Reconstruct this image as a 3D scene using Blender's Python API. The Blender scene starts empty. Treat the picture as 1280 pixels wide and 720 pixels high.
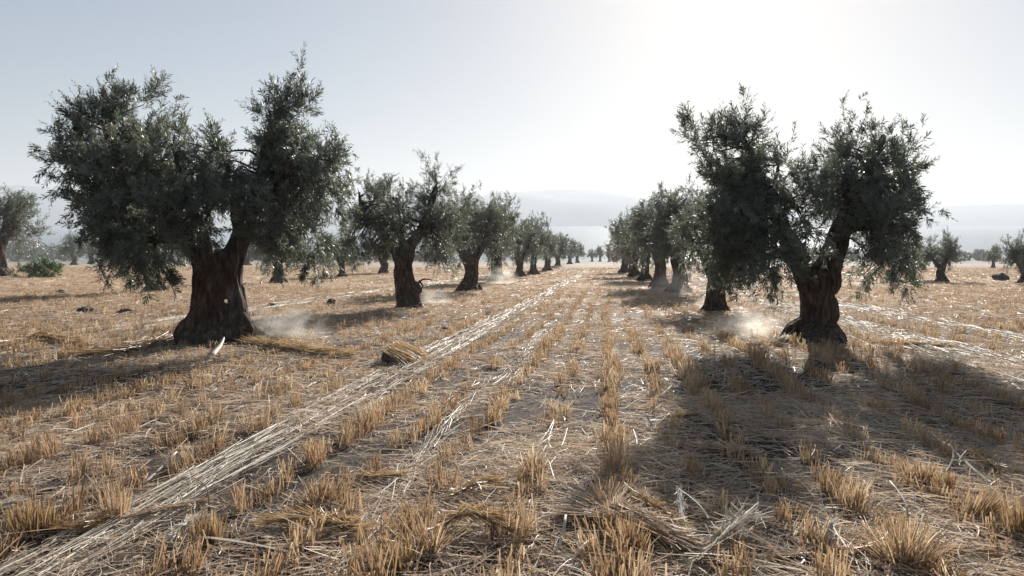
import bpy, bmesh, math, random
import numpy as np
import openvdb as vdb
from mathutils import Vector, noise as mnoise

rng = np.random.default_rng(7)
random.seed(7)
scene = bpy.context.scene
COL = scene.collection

# ------------------------------------------------------------------ camera
F = 853.0            # focal length in photo pixels (1280 wide) = 24 mm
HOR = 277.0          # photo row of the true horizon
PITCH = math.atan((360 - HOR) / F)
CAMH = 1.4
SLOPE = math.tan(PITCH - math.atan((360 - 322) / F))
cam_d = bpy.data.cameras.new('camera'); cam = bpy.data.objects.new('camera', cam_d); COL.objects.link(cam)
cam_d.lens = 24.0; cam_d.sensor_width = 36.0; cam_d.clip_end = 20000; cam_d.clip_start = 0.05
cam.location = (0, 0, CAMH); cam.rotation_euler = (math.pi / 2 - PITCH, 0, 0)
scene.camera = cam

SHORE = 282.0
def gz0(y):
    return -SLOPE * y
def ground_pt(px, py):
    """where the sight line through photo pixel px, py meets the sloping field"""
    a = (px - 640) / F; b = (360 - py) / F
    d = (a, math.cos(PITCH) + b * math.sin(PITCH), -math.sin(PITCH) + b * math.cos(PITCH))
    t = CAMH / (-d[2] - SLOPE * d[1])
    return Vector((a * t, d[1] * t, gz0(d[1] * t)))

def relief(x, y):
    """small bumps of the field, metres (vectorised)"""
    x = np.asarray(x, float); y = np.asarray(y, float)
    r = .016 * np.sin(x * 1.7 + 1.3 * np.sin(y * .9)) * np.sin(y * 1.3 + np.sin(x * .7))
    r += .010 * np.sin(x * 5.1 + 2 * np.sin(y * 2.3)) * np.sin(y * 4.3 + 1.5 * np.sin(x * 3.1))
    r += .05 * np.sin(x * .21 + 1) * np.sin(y * .17 + .5)
    return r * np.clip(1.2 - y / 250, .2, 1)
def gz(x, y):
    return -SLOPE * np.asarray(y, float) + relief(x, y)

SUN_AZ = math.radians(17.5); SUN_EL = math.radians(22.5)

# ------------------------------------------------------------------ helpers
def tag(o, label=None, cat=None, group=None, kind=None):
    if label: o['label'] = label
    if cat: o['category'] = cat
    if group: o['group'] = group
    if kind: o['kind'] = kind
    return o

def link(name, me, parent=None):
    o = bpy.data.objects.new(name, me); COL.objects.link(o)
    if parent: o.parent = parent
    return o

def empty(name, loc, rz=0, s=1.0):
    o = bpy.data.objects.new(name, None); COL.objects.link(o)
    o.location = loc; o.rotation_euler = (0, 0, rz); o.scale = (s, s, s)
    o.empty_display_size = .2
    return o

def mesh_np(name, V, Fq, mats, tint=None, smooth=False, matidx=None):
    """V (n,3); Fq (m,k) faces all with k corners"""
    me = bpy.data.meshes.new(name)
    V = np.ascontiguousarray(V, dtype=np.float32); Fq = np.ascontiguousarray(Fq, dtype=np.int32)
    m, k = Fq.shape
    me.vertices.add(len(V)); me.vertices.foreach_set('co', V.ravel())
    me.loops.add(m * k); me.loops.foreach_set('vertex_index', Fq.ravel())
    me.polygons.add(m); me.polygons.foreach_set('loop_start', np.arange(0, m * k, k, dtype=np.int32))
    if tint is not None:
        a = me.attributes.new('tint', 'FLOAT', 'POINT'); a.data.foreach_set('value', np.ascontiguousarray(tint, dtype=np.float32))
    for mt in (mats if isinstance(mats, (list, tuple)) else [mats]): me.materials.append(mt)
    if matidx is not None: me.polygons.foreach_set('material_index', np.ascontiguousarray(matidx, dtype=np.int32))
    if smooth: me.polygons.foreach_set('use_smooth', np.ones(m, dtype=bool))
    me.update(calc_edges=True)
    return me

def norm(a):
    return a / (np.linalg.norm(a, axis=-1, keepdims=True) + 1e-9)

# ------------------------------------------------------------------ materials
def new_mat(name):
    m = bpy.data.materials.new(name); m.use_nodes = True
    nt = m.node_tree; nt.nodes.clear()
    return m, nt
def N(nt, typ, **kw):
    n = nt.nodes.new(typ)
    for k, v in kw.items():
        if k in n.inputs: n.inputs[k].default_value = v
        else: setattr(n, k, v)
    return n
def ramp(nt, stops, interp='LINEAR'):
    r = nt.nodes.new('ShaderNodeValToRGB'); r.color_ramp.interpolation = interp
    el = r.color_ramp.elements
    el[0].position = stops[0][0]; el[0].color = (*stops[0][1], 1)
    el[1].position = stops[-1][0]; el[1].color = (*stops[-1][1], 1)
    for p, c in stops[1:-1]:
        e = el.new(p); e.color = (*c, 1)
    return r

def thin_mat(name, stops, trans=.3, rough=.55, spec=.3, back=None):
    """thin plant matter: colour from the per-piece tint attribute, some light passes through"""
    m, nt = new_mat(name); L = nt.links
    at = N(nt, 'ShaderNodeAttribute', attribute_name='tint')
    r = ramp(nt, stops); L.new(at.outputs['Fac'], r.inputs[0])
    colo = r.outputs[0]
    if back:
        g = N(nt, 'ShaderNodeNewGeometry'); mx = N(nt, 'ShaderNodeMixRGB')
        mx.inputs[2].default_value = (*back, 1)
        L.new(g.outputs['Backfacing'], mx.inputs[0]); L.new(colo, mx.inputs[1]); colo = mx.outputs[0]
    p = N(nt, 'ShaderNodeBsdfPrincipled'); p.inputs['Roughness'].default_value = rough
    p.inputs['Specular IOR Level'].default_value = spec
    L.new(colo, p.inputs['Base Color'])
    t = N(nt, 'ShaderNodeBsdfTranslucent'); L.new(colo, t.inputs['Color'])
    mix = N(nt, 'ShaderNodeMixShader'); mix.inputs[0].default_value = trans
    L.new(p.outputs[0], mix.inputs[1]); L.new(t.outputs[0], mix.inputs[2])
    o = N(nt, 'ShaderNodeOutputMaterial'); L.new(mix.outputs[0], o.inputs['Surface'])
    return m

LEAF = thin_mat('olive_leaf', [(0, (.045, .056, .036)), (.5, (.105, .122, .074)), (.85, (.17, .185, .11)), (1, (.24, .19, .09))],
                trans=.42, rough=.42, spec=.5, back=(.19, .205, .165))
LEAF_RED = thin_mat('rusty_leaf', [(0, (.08, .05, .03)), (1, (.25, .12, .05))], trans=.3, rough=.5)
SHRUB = thin_mat('shrub_leaf', [(0, (.04, .085, .02)), (1, (.11, .20, .045))], trans=.3, rough=.4, spec=.4)
STRAW = thin_mat('straw', [(0, (.15, .10, .065)), (.3, (.36, .255, .18)), (.6, (.54, .41, .295)), (.85, (.66, .55, .43)), (1, (.74, .67, .56))],
                 trans=.36, rough=.5, spec=.3)
STUB = thin_mat('stubble_stalk', [(0, (.17, .10, .055)), (.45, (.40, .262, .15)), (.8, (.56, .41, .25)), (1, (.68, .56, .40))],
                trans=.42, rough=.45, spec=.5)
GOLD = thin_mat('golden_straw', [(0, (.22, .13, .06)), (.5, (.43, .285, .145)), (1, (.62, .47, .30))], trans=.34, rough=.45, spec=.5)
PALE = thin_mat('bleached_straw', [(0, (.34, .27, .19)), (.5, (.58, .50, .39)), (1, (.76, .71, .62))], trans=.28, rough=.55, spec=.3)

def bark_mat():
    m, nt = new_mat('olive_bark'); L = nt.links
    tc = N(nt, 'ShaderNodeTexCoord'); mp = N(nt, 'ShaderNodeMapping'); mp.inputs['Scale'].default_value = (9, 9, 2.6)
    L.new(tc.outputs['Object'], mp.inputs[0])
    n1 = N(nt, 'ShaderNodeTexNoise', Scale=1.6, Detail=9.0, Roughness=.65); L.new(mp.outputs[0], n1.inputs['Vector'])
    n2 = N(nt, 'ShaderNodeTexNoise', Scale=1.3, Detail=3.0); L.new(tc.outputs['Object'], n2.inputs['Vector'])
    v = N(nt, 'ShaderNodeTexVoronoi', Scale=2.2, feature='DISTANCE_TO_EDGE'); L.new(mp.outputs[0], v.inputs['Vector'])
    r = ramp(nt, [(.34, (.022, .017, .014)), (.5, (.085, .066, .052)), (.6, (.15, .125, .105)), (.68, (.24, .215, .185))]); L.new(n1.outputs[0], r.inputs[0])
    r2 = ramp(nt, [(.4, (.75, .6, .5)), (.65, (1, 1, 1))]); L.new(n2.outputs[0], r2.inputs[0])
    mx = N(nt, 'ShaderNodeMixRGB', blend_type='MULTIPLY'); mx.inputs[0].default_value = 1
    L.new(r.outputs[0], mx.inputs[1]); L.new(r2.outputs[0], mx.inputs[2])
    p = N(nt, 'ShaderNodeBsdfPrincipled', Roughness=.88); p.inputs['Specular IOR Level'].default_value = .2
    L.new(mx.outputs[0], p.inputs['Base Color'])
    ad = N(nt, 'ShaderNodeMath', operation='MULTIPLY_ADD'); L.new(v.outputs['Distance'], ad.inputs[0]); ad.inputs[1].default_value = .8; L.new(n1.outputs[0], ad.inputs[2])
    b = N(nt, 'ShaderNodeBump', Strength=1.0, Distance=.055); L.new(ad.outputs[0], b.inputs['Height']); L.new(b.outputs[0], p.inputs['Normal'])
    o = N(nt, 'ShaderNodeOutputMaterial'); L.new(p.outputs[0], o.inputs['Surface'])
    return m
BARK = bark_mat()

def simple_noise_mat(name, c1, c2, scale, rough=.9, bump=.5, dist=.02):
    m, nt = new_mat(name); L = nt.links
    tc = N(nt, 'ShaderNodeTexCoord')
    n = N(nt, 'ShaderNodeTexNoise', Scale=scale, Detail=6.0, Roughness=.6); L.new(tc.outputs['Object'], n.inputs['Vector'])
    r = ramp(nt, [(.35, c1), (.65, c2)]); L.new(n.outputs[0], r.inputs[0])
    p = N(nt, 'ShaderNodeBsdfPrincipled', Roughness=rough); L.new(r.outputs[0], p.inputs['Base Color'])
    b = N(nt, 'ShaderNodeBump', Strength=bump, Distance=dist); L.new(n.outputs[0], b.inputs['Height']); L.new(b.outputs[0], p.inputs['Normal'])
    o = N(nt, 'ShaderNodeOutputMaterial'); L.new(p.outputs[0], o.inputs['Surface'])
    return m
CLOD = simple_noise_mat('dark_clod', (.03, .02, .014), (.09, .065, .045), 18)
WOOD = simple_noise_mat('bleached_wood', (.33, .29, .24), (.58, .53, .45), 25, .7, .4, .005)
HILL = simple_noise_mat('hill_scrub', (.07, .09, .06), (.14, .14, .10), .006, .95, .3, 5)

ROWA = math.atan(122 / F)                      # the sown rows run this far right of straight ahead
RC, RS = math.cos(ROWA), math.sin(ROWA)
TRACKS = [(-2.45, .21, -1.0), (4.95, .5, 3.0), (6.9, .35, 3.0), (-9.5, .4, 10.0)]   # lateral offset, half width, starts at

def field_mat():
    m, nt = new_mat('stubble_field_soil'); L = nt.links
    g = N(nt, 'ShaderNodeNewGeometry')
    mp = N(nt, 'ShaderNodeMapping'); mp.inputs['Rotation'].default_value = (0, 0, ROWA)
    L.new(g.outputs['Position'], mp.inputs[0])
    st = N(nt, 'ShaderNodeMapping'); st.inputs['Scale'].default_value = (1, .35, 1); L.new(mp.outputs[0], st.inputs[0])
    fine = N(nt, 'ShaderNodeTexNoise', Scale=26.0, Detail=9.0, Roughness=.72); L.new(st.outputs[0], fine.inputs['Vector'])
    mid = N(nt, 'ShaderNodeTexNoise', Scale=2.3, Detail=6.0, Roughness=.65); L.new(st.outputs[0], mid.inputs['Vector'])
    big = N(nt, 'ShaderNodeTexNoise', Scale=.12, Detail=4.0, Roughness=.55); L.new(g.outputs['Position'], big.inputs['Vector'])
    # straw cover: coarse + fine
    a = N(nt, 'ShaderNodeMath', operation='MULTIPLY_ADD'); L.new(mid.outputs[0], a.inputs[0]); a.inputs[1].default_value = .55; L.new(fine.outputs[0], a.inputs[2])
    # farther out the cover closes up (the sparse straw geometry thins with distance)
    sep = N(nt, 'ShaderNodeSeparateXYZ'); L.new(g.outputs['Position'], sep.inputs[0])
    far = N(nt, 'ShaderNodeMapRange'); far.inputs[1].default_value = 5; far.inputs[2].default_value = 26; far.inputs[3].default_value = 0; far.inputs[4].default_value = .30
    L.new(sep.outputs['Y'], far.inputs[0])
    a2 = N(nt, 'ShaderNodeMath', operation='ADD'); L.new(a.outputs[0], a2.inputs[0]); L.new(far.outputs[0], a2.inputs[1])
    r = ramp(nt, [(.64, (.022, .018, .018)), (.84, (.06, .048, .042)), (.98, (.26, .19, .13)), (1.0, (.40, .30, .205))]); L.new(a2.outputs[0], r.inputs[0])
    # broad drift between paler and redder straw
    r2 = ramp(nt, [(.35, (1.0, .86, .70)), (.65, (1.0, 1.0, 1.0))]); L.new(big.outputs[0], r2.inputs[0])
    mx = N(nt, 'ShaderNodeMixRGB', blend_type='MULTIPLY'); mx.inputs[0].default_value = .8
    L.new(r.outputs[0], mx.inputs[1]); L.new(r2.outputs[0], mx.inputs[2])
    # pale grey fallow strip beyond the grove
    ff = N(nt, 'ShaderNodeMapRange'); ff.inputs[1].default_value = 93; ff.inputs[2].default_value = 96; L.new(sep.outputs['Y'], ff.inputs[0])
    fr = ramp(nt, [(.35, (.24, .21, .185)), (.65, (.37, .32, .28))]); L.new(mid.outputs[0], fr.inputs[0])
    mx2 = N(nt, 'ShaderNodeMixRGB'); L.new(ff.outputs[0], mx2.inputs[0]); L.new(mx.outputs[0], mx2.inputs[1]); L.new(fr.outputs[0], mx2.inputs[2])
    fs = N(nt, 'ShaderNodeMapRange'); fs.inputs[1].default_value = 150; fs.inputs[2].default_value = 158; L.new(sep.outputs['Y'], fs.inputs[0])
    mx3 = N(nt, 'ShaderNodeMixRGB'); L.new(fs.outputs[0], mx3.inputs[0]); L.new(mx2.outputs[0], mx3.inputs[1]); mx3.inputs[2].default_value = (.27, .21, .15, 1)
    p = N(nt, 'ShaderNodeBsdfPrincipled', Roughness=.9); p.inputs['Specular IOR Level'].default_value = .15
    L.new(mx3.outputs[0], p.inputs['Base Color'])
    b = N(nt, 'ShaderNodeBump', Strength=.8, Distance=.03); L.new(a.outputs[0], b.inputs['Height']); L.new(b.outputs[0], p.inputs['Normal'])
    o = N(nt, 'ShaderNodeOutputMaterial'); L.new(p.outputs[0], o.inputs['Surface'])
    return m

def lake_mat():
    m, nt = new_mat('lake_water'); L = nt.links
    g = N(nt, 'ShaderNodeNewGeometry')
    mp = N(nt, 'ShaderNodeMapping'); mp.inputs['Scale'].default_value = (.5, 1.2, 1); L.new(g.outputs['Position'], mp.inputs[0])
    n = N(nt, 'ShaderNodeTexNoise', Scale=.25, Detail=5.0, Roughness=.6); L.new(mp.outputs[0], n.inputs['Vector'])
    p = N(nt, 'ShaderNodeBsdfPrincipled', Roughness=.22); p.inputs['Base Color'].default_value = (.05, .085, .10, 1)
    p.inputs['IOR'].default_value = 1.33
    b = N(nt, 'ShaderNodeBump', Strength=.35, Distance=.8); L.new(n.outputs[0], b.inputs['Height']); L.new(b.outputs[0], p.inputs['Normal'])
    o = N(nt, 'ShaderNodeOutputMaterial'); L.new(p.outputs[0], o.inputs['Surface'])
    return m

# ------------------------------------------------------------------ setting: field, lake, hills
def build_field():
    ys = [-120, -60, -25, -10]
    y = -4.0; st = .06
    while y < 300:
        ys.append(y); y += st
        if y > 6: st = min(st * 1.02, 6)
    ys += [330, 500, 1000, 1800, 2600]
    ys = np.array(ys); nu = 380
    u = np.linspace(-1, 1, nu)
    W = np.where(ys < 0, 90 * (ys < -8) + 12, 12 + 1.4 * ys)
    W = np.where(ys > 300, 4600, W); W[(ys > 200) & (ys <= 300)] = 12 + 1.4 * ys[(ys > 200) & (ys <= 300)] * 1.3
    X = u[None, :] * W[:, None]; Y = np.repeat(ys[:, None], nu, 1)
    Z = gz(X, Y)
    # furrows of the rows close by
    lat = X * RC - Y * RS
    Z = Z + np.where(Y < 40, .014 * np.cos(lat / .93 * 2 * math.pi), 0)
    for off, hw, y0 in TRACKS: Z -= .03 * np.exp(-((lat - off) / hw) ** 2) * (Y > y0) * (Y < 90)
    # clods
    near = (Y < 30) & (Y > -5)
    idx = np.argwhere(near)
    for i, j in idx:
        v = mnoise.noise((X[i, j] * 7, Y[i, j] * 7, 0)) * .016 + mnoise.noise((X[i, j] * 2.2, Y[i, j] * 2.2, 5)) * .02
        Z[i, j] += v
    # a low bank of earth where the grove ends
    Z += .45 * np.exp(-((Y - 94) / 1.0) ** 2)
    Z = np.where(Y > 284, np.minimum(Z, -15.5), Z); Z = np.where(Y > 320, -16.8, Z)
    V = np.stack([X, Y, Z], -1).reshape(-1, 3)
    n = len(ys)
    i = np.arange(n - 1)[:, None] * nu + np.arange(nu - 1)[None, :]
    Fq = np.stack([i, i + 1, i + nu + 1, i + nu], -1).reshape(-1, 4)
    o = link('field', mesh_np('field', V, Fq, field_mat(), smooth=True)); tag(o, kind='structure')
build_field()

LZ = -15.0
me = mesh_np('lake', np.array([[-4500, 270, LZ], [4500, 270, LZ], [4500, 2700, LZ], [-4500, 2700, LZ]]), np.array([[0, 1, 2, 3]]), lake_mat())
tag(link('lake', me), kind='structure')

HY = 2500.0
def build_hills():
    # ridge profile seen in the photo: (pixel column, pixel row)
    prof = [(-400, 232), (0, 235), (120, 236), (300, 243), (480, 252), (590, 251), (625, 241), (700, 237), (750, 238), (790, 246), (840, 253), (1000, 261), (1150, 258), (1280, 256), (1700, 250)]
    nx, ny = 260, 26
    xs = np.linspace(-3600, 3600, nx); ys = np.linspace(0, 1, ny)
    px = xs / (HY + 500) * F + 640
    top = np.interp(px, [p[0] for p in prof], [HOR - p[1] for p in prof]) / F * (HY + 500)
    V = []
    for j, t in enumerate(ys):
        prof_t = math.sin(min(t / .62, 1) * math.pi / 2) if t < .62 else math.cos((t - .62) / .38 * math.pi / 2)
        for i in range(nx):
            y = HY + t * 900
            nse = mnoise.fractal((xs[i] * .002, y * .002, 1), 1, 2, 5)
            z = LZ - 1.5 + (top[i] + CAMH - LZ) * prof_t * (1 + (.16 * nse if t < .6 else .02 * nse)) + (3 if 0 < t < 1 else 0)
            V.append((xs[i], y + 40 * mnoise.noise((xs[i] * .003, 0, 3)) * (1 if j < 3 else 0), z))
    i = np.arange(ny - 1)[:, None] * nx + np.arange(nx - 1)[None, :]
    Fq = np.stack([i, i + 1, i + nx + 1, i + nx], -1).reshape(-1, 4)
    tag(link('hills', mesh_np('hills', np.array(V), Fq, HILL, smooth=True)), kind='structure')
build_hills()

# ------------------------------------------------------------------ straws: ribbons bent along a path
def ribbons(P, D, Lg, w, seg=2, bend=None, twist=None, taper=.75):
    """P base (n,3), D direction (n,3), Lg length (n), w width (n), bend (n,3) offset added as t^2. -> V, F"""
    n = len(P); t = np.linspace(0, 1, seg + 1)
    side = norm(np.cross(D, norm(rng.normal(size=(n, 3)))))
    if bend is None: bend = np.zeros((n, 3))
    C = P[:, None] + D[:, None] * (Lg[:, None] * t)[..., None] + bend[:, None] * (t ** 2)[None, :, None]
    ww = (w[:, None] * (1 - (1 - taper) * t)[None])[..., None] * .5
    A = C - side[:, None] * ww; B = C + side[:, None] * ww
    V = np.stack([A, B], 2).reshape(-1, 3)
    base = np.arange(n)[:, None] * (2 * (seg + 1)) + np.arange(seg)[None] * 2
    Fq = np.stack([base, base + 1, base + 3, base + 2], -1).reshape(-1, 4)
    return V, Fq
class Acc:
    def __init__(s): s.V = []; s.F = []; s.T = []; s.n = 0
    def add(s, V, Fq, tint):
        per = len(V) // len(tint)
        s.V.append(V); s.F.append(Fq + s.n); s.T.append(np.repeat(tint, per)); s.n += len(V)
    def mesh(s, name, mat): return mesh_np(name, np.concatenate(s.V), np.concatenate(s.F), mat, np.concatenate(s.T))

def wedge(n, y0, y1, margin=1.2, k=.80):
    """random points on the field between two distances, inside what the camera can see plus a margin"""
    Y = np.sqrt(rng.uniform(y0 ** 2, y1 ** 2, n)); X = rng.uniform(-1, 1, n) * (k * Y + margin)
    return X, Y
def patch(x, y, s=1.0, o=0.0):
    return .5 + .25 * np.sin(x * 1.1 * s + 2 * np.sin(y * .8 * s + o)) + .25 * np.sin(y * 1.7 * s + 2.2 * np.sin(x * 1.3 * s + o))
def lateral(x, y): return x * RC - y * RS
def on_track(x, y):
    l = lateral(x, y); m = np.zeros(len(x), bool)
    for off, hw, y0 in TRACKS[:3]: m |= (np.abs(l - off) < hw + .08) & (y > y0)
    return m

# places kept clear of stubble: under tree trunks
CLEAR = [ground_pt(273, 428), ground_pt(1020, 432), ground_pt(511, 383)]

def build_stubble():
    A = Acc()
    def zone(y0, y1, step, nb, hmul, wmul, seg):
        K = int((.85 * y1 + 4) / .465) + 2
        xs, ys = [], []
        for k in range(-K, K + 1):
            main = k % 2 == 0
            off = k * .465
            s = np.arange(y0 - 2, y1 + 2, step) + rng.uniform(-step, step)
            keep = rng.random(len(s)) < (1.0 if main else .46) * np.clip(.85 + .5 * np.sin(s * .55 + k * 2.1) + .35 * np.sin(s * 1.9 + k * 4.7), .4, 1)
            s = s[keep] + rng.uniform(-.5, .5, keep.sum()) * step
            o = off + rng.normal(0, .045, len(s)) + .05 * np.sin(s * .3 + k)
            x = o * RC + s * RS; y = -o * RS + s * RC
            m = (y > y0) & (y < y1) & (np.abs(x) < .82 * y + 1.5)
            xs.append(x[m]); ys.append(y[m])
        x = np.concatenate(xs); y = np.concatenate(ys)
        m = ~on_track(x, y)
        gap = patch(x, y, .55, 1.7)
        m &= rng.random(len(x)) < np.clip(.6 + gap, 0, 1)
        for c in CLEAR: m &= (x - c.x) ** 2 + (y - c.y) ** 2 > .6 ** 2
        x = x[m]; y = y[m]; n = len(x)
        h = (.105 + .075 * rng.random(n) ** 1.2) * hmul * (.75 + .5 * patch(x, y, .4, .3))
        near = np.clip((y0 + 9 - y) / 9, 0, 1)
        # stalks
        X = np.repeat(x, nb) + rng.normal(0, .030 * wmul ** .6, n * nb); Y = np.repeat(y, nb) + rng.normal(0, .045 * wmul ** .6, n * nb)
        lean = np.repeat(rng.normal(0, .13, (n, 2)), nb, 0) + rng.normal(0, .085, (n * nb, 2))
        wild = rng.random(n * nb) < .12
        lean[wild] *= 3.5
        D = norm(np.concatenate([lean, np.ones((n * nb, 1))], 1))
        P = np.stack([X, Y, gz(X, Y) - .01], 1)
        Lg = np.repeat(h, nb) * rng.uniform(.55, 1.15, n * nb)
        w = rng.uniform(.004, .0085, n * nb) * wmul
        b = rng.normal(0, .014, (n * nb, 3)); b[:, 2] = -np.abs(b[:, 2])
        V, Fq = ribbons(P, D, Lg, w, seg, b)
        tint = np.clip(np.repeat(rng.normal(.5, .16, n), nb) + rng.normal(0, .16, n * nb), 0, 1)
        A.add(V, Fq, tint)
    zone(1.6, 7, .085, 34, 1.0, 1.1, 2)
    zone(7, 14, .10, 24, 1.0, 1.5, 2)
    zone(14, 30, .2, 12, .8, 2.4, 1)
    zone(30, 92, .55, 6, .7, 4.2, 1)
    o = link('stubble', A.mesh('stubble', STUB))
    tag(o, 'short upright cut straw stubble standing in rows across the field', 'stubble', kind='stuff')
build_stubble()

def build_litter():
    A = Acc()
    def lay(n, y0, y1, l0, l1, w0, w1, up, seg=2, lift=.03, tm=.62, margin=1.2, curl=.12, along=.0):
        X, Y = wedge(n, y0, y1, margin)
        d = patch(X, Y, 1.3, 4.0) * .6 + patch(X, Y, .45, 2.0) * .4
        m = rng.random(n) < np.clip(d * 2.1 - .38, .08, 1); X = X[m]; Y = Y[m]; n = len(X)
        a = rng.uniform(0, 2 * math.pi, n)
        # straws tend to lie together: locally shared heading
        base = 2.5 * np.sin(X * .9 + 1.3) + 2.2 * np.sin(Y * .8 + .6 * X)
        a = np.where(rng.random(n) < .5, base + rng.normal(0, .45, n), a)
        D = np.stack([np.cos(a), np.sin(a), rng.normal(up, .13, n)], 1); D = norm(D)
        Lg = rng.uniform(l0, l1, n)
        P = np.stack([X, Y, gz(X, Y) + np.abs(rng.normal(0, lift, n)) + .004], 1)
        P -= D * (Lg * .5)[:, None] * np.array([1, 1, 0])
        b = np.stack([rng.normal(0, curl, n), rng.normal(0, curl, n), -Lg * D[:, 2] * .9], 1) * Lg[:, None] ** .5
        V, Fq = ribbons(P, D, Lg, rng.uniform(w0, w1, n), seg, b, taper=.6)
        tint = np.clip(rng.normal(tm, .2, n), 0, 1)
        A.add(V, Fq, tint)
    lay(62000, 1.4, 6.5, .03, .13, .003, .0075, .14, 3, .022, curl=.42)
    lay(9000, 1.4, 6.5, .08, .22, .004, .009, .12, 4, .03, .65, curl=.3)
    lay(700, 1.4, 7, .15, .32, .005, .011, .10, 4, .03, .72, curl=.3)
    lay(60000, 1.4, 5, .015, .06, .0016, .0035, .3, 2, .012, .7, curl=.4)
    lay(90000, 6.5, 14, .05, .2, .005, .010, .12, 2, .025, curl=.2)
    lay(90000, 14, 32, .1, .3, .008, .015, .12, 1, .03, .5)
    lay(60000, 32, 92, .2, .5, .02, .04, .1, 1, .03, .48)
    o = link('straw_litter', A.mesh('straw_litter', STRAW))
    tag(o, 'loose dry straw littering the soil between the stubble rows', 'straw litter', kind='stuff')
build_litter()

def build_tracks():
    A = Acc()
    for (off, hw, y0) in TRACKS:
        nl = 4 if hw < .3 else 5
        for s in range(nl):
            lo = off + (s - (nl - 1) / 2) * hw * (.62 if hw < .3 else .45)
            wl = .014 if hw < .3 else .05
            for (a, b, dens, wmul) in [(max(y0, 1.2), 9, 40, .9), (9, 22, 36, 1.5), (22, 80, 16, 2.6)]:
                if a >= b: continue
                n = int((b - a) * dens)
                t = rng.uniform(a, b, n); o = lo + rng.normal(0, wl, n) + .05 * np.sin(t * .5 + s)
                X = o * RC + t * RS; Y = -o * RS + t * RC
                ang = math.pi / 2 - ROWA + rng.normal(0, .035, n)
                D = norm(np.stack([np.cos(ang), np.sin(ang), rng.normal(0, .02, n) - SLOPE], 1))
                P = np.stack([X, Y, gz(X, Y) + rng.uniform(.012, .05, n)], 1)
                V, Fq = ribbons(P, D, rng.uniform(.15, .7, n) * min(1.3, .8 + .25 * wmul), rng.uniform(.0025, .0065, n) * wmul, 4, rng.normal(0, .032 if wmul < 1 else .015, (n, 3)) * np.array([1, 1, .25]))
                A.add(V, Fq, np.clip(rng.normal(.66, .22, n), 0, 1))
    # a fainter, broken pale streak up the middle
    n = 700; t = rng.uniform(1.6, 14, n); o = -1.18 + rng.normal(0, .045, n) + .08 * np.sin(t * .9)
    X = o * RC + t * RS; Y = -o * RS + t * RC; ang = math.pi / 2 - ROWA + rng.normal(0, .2, n)
    D = norm(np.stack([np.cos(ang), np.sin(ang), rng.normal(0.0, .03, n) - SLOPE], 1))
    P = np.stack([X, Y, gz(X, Y) + rng.uniform(.005, .05, n)], 1)
    V, Fq = ribbons(P, D, rng.uniform(.2, .6, n), rng.uniform(.003, .006, n), 3, rng.normal(0, .02, (n, 3)))
    A.add(V, Fq, np.clip(rng.normal(.5, .25, n), 0, 1))
    tag(link('flattened_straw', A.mesh('flattened_straw', PALE)), 'pale straw pressed flat in long wheel track lines along the field', 'flattened straw', kind='stuff')
build_tracks()

# ------------------------------------------------------------------ trees
def tube(pts, rad, ns=10, flute=0.0, nf=5, ph=0.0, seedv=0.0):
    """lofted tube in numpy -> V, quads (+ end fan closed by collapsing)"""
    pts = [Vector(p) for p in pts]
    # catmull-rom densify
    P = []; R = []
    for i in range(len(pts) - 1):
        p0 = pts[max(i - 1, 0)]; p1 = pts[i]; p2 = pts[i + 1]; p3 = pts[min(i + 2, len(pts) - 1)]
        k = max(2, int((p2 - p1).length / max(.06, rad[i] * .5)))
        k = min(k, 12)
        for j in range(k):
            t = j / k
            P.append(.5 * ((2 * p1) + (-p0 + p2) * t + (2 * p0 - 5 * p1 + 4 * p2 - p3) * t * t + (-p0 + 3 * p1 - 3 * p2 + p3) * t ** 3))
            R.append(rad[i] * (1 - t) + rad[i + 1] * t)
    P.append(pts[-1]); R.append(rad[-1])
    V = []; up = Vector((0.3, 1, 0.1))
    for i, (p, r) in enumerate(zip(P, R)):
        d = (P[min(i + 1, len(P) - 1)] - P[max(i - 1, 0)]).normalized()
        s = d.cross(up).normalized(); q = d.cross(s)
        for k in range(ns):
            a = 2 * math.pi * k / ns
            rr = r
            if flute:
                rr *= 1 + flute * math.sin(nf * a + ph + i * .12) + flute * .8 * mnoise.noise((math.cos(a) * 1.3 + seedv, math.sin(a) * 1.3, p.z * 1.5))
            V.append(p + (s * math.cos(a) + q * math.sin(a)) * rr)
    n = len(P)
    Fq = []
    for i in range(n - 1):
        for k in range(ns):
            a = i * ns + k; b = i * ns + (k + 1) % ns
            Fq.append((a, b, b + ns, a + ns))
    V.append(P[0]); V.append(P[-1]); c0 = len(V) - 2; c1 = len(V) - 1
    for k in range(ns):
        Fq.append((c0, (k + 1) % ns, k, c0)); Fq.append((c1, (n - 1) * ns + k, (n - 1) * ns + (k + 1) % ns, c1))
    return [tuple(v) for v in V], Fq, P, (R, flute, nf, ph + seedv)

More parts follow.
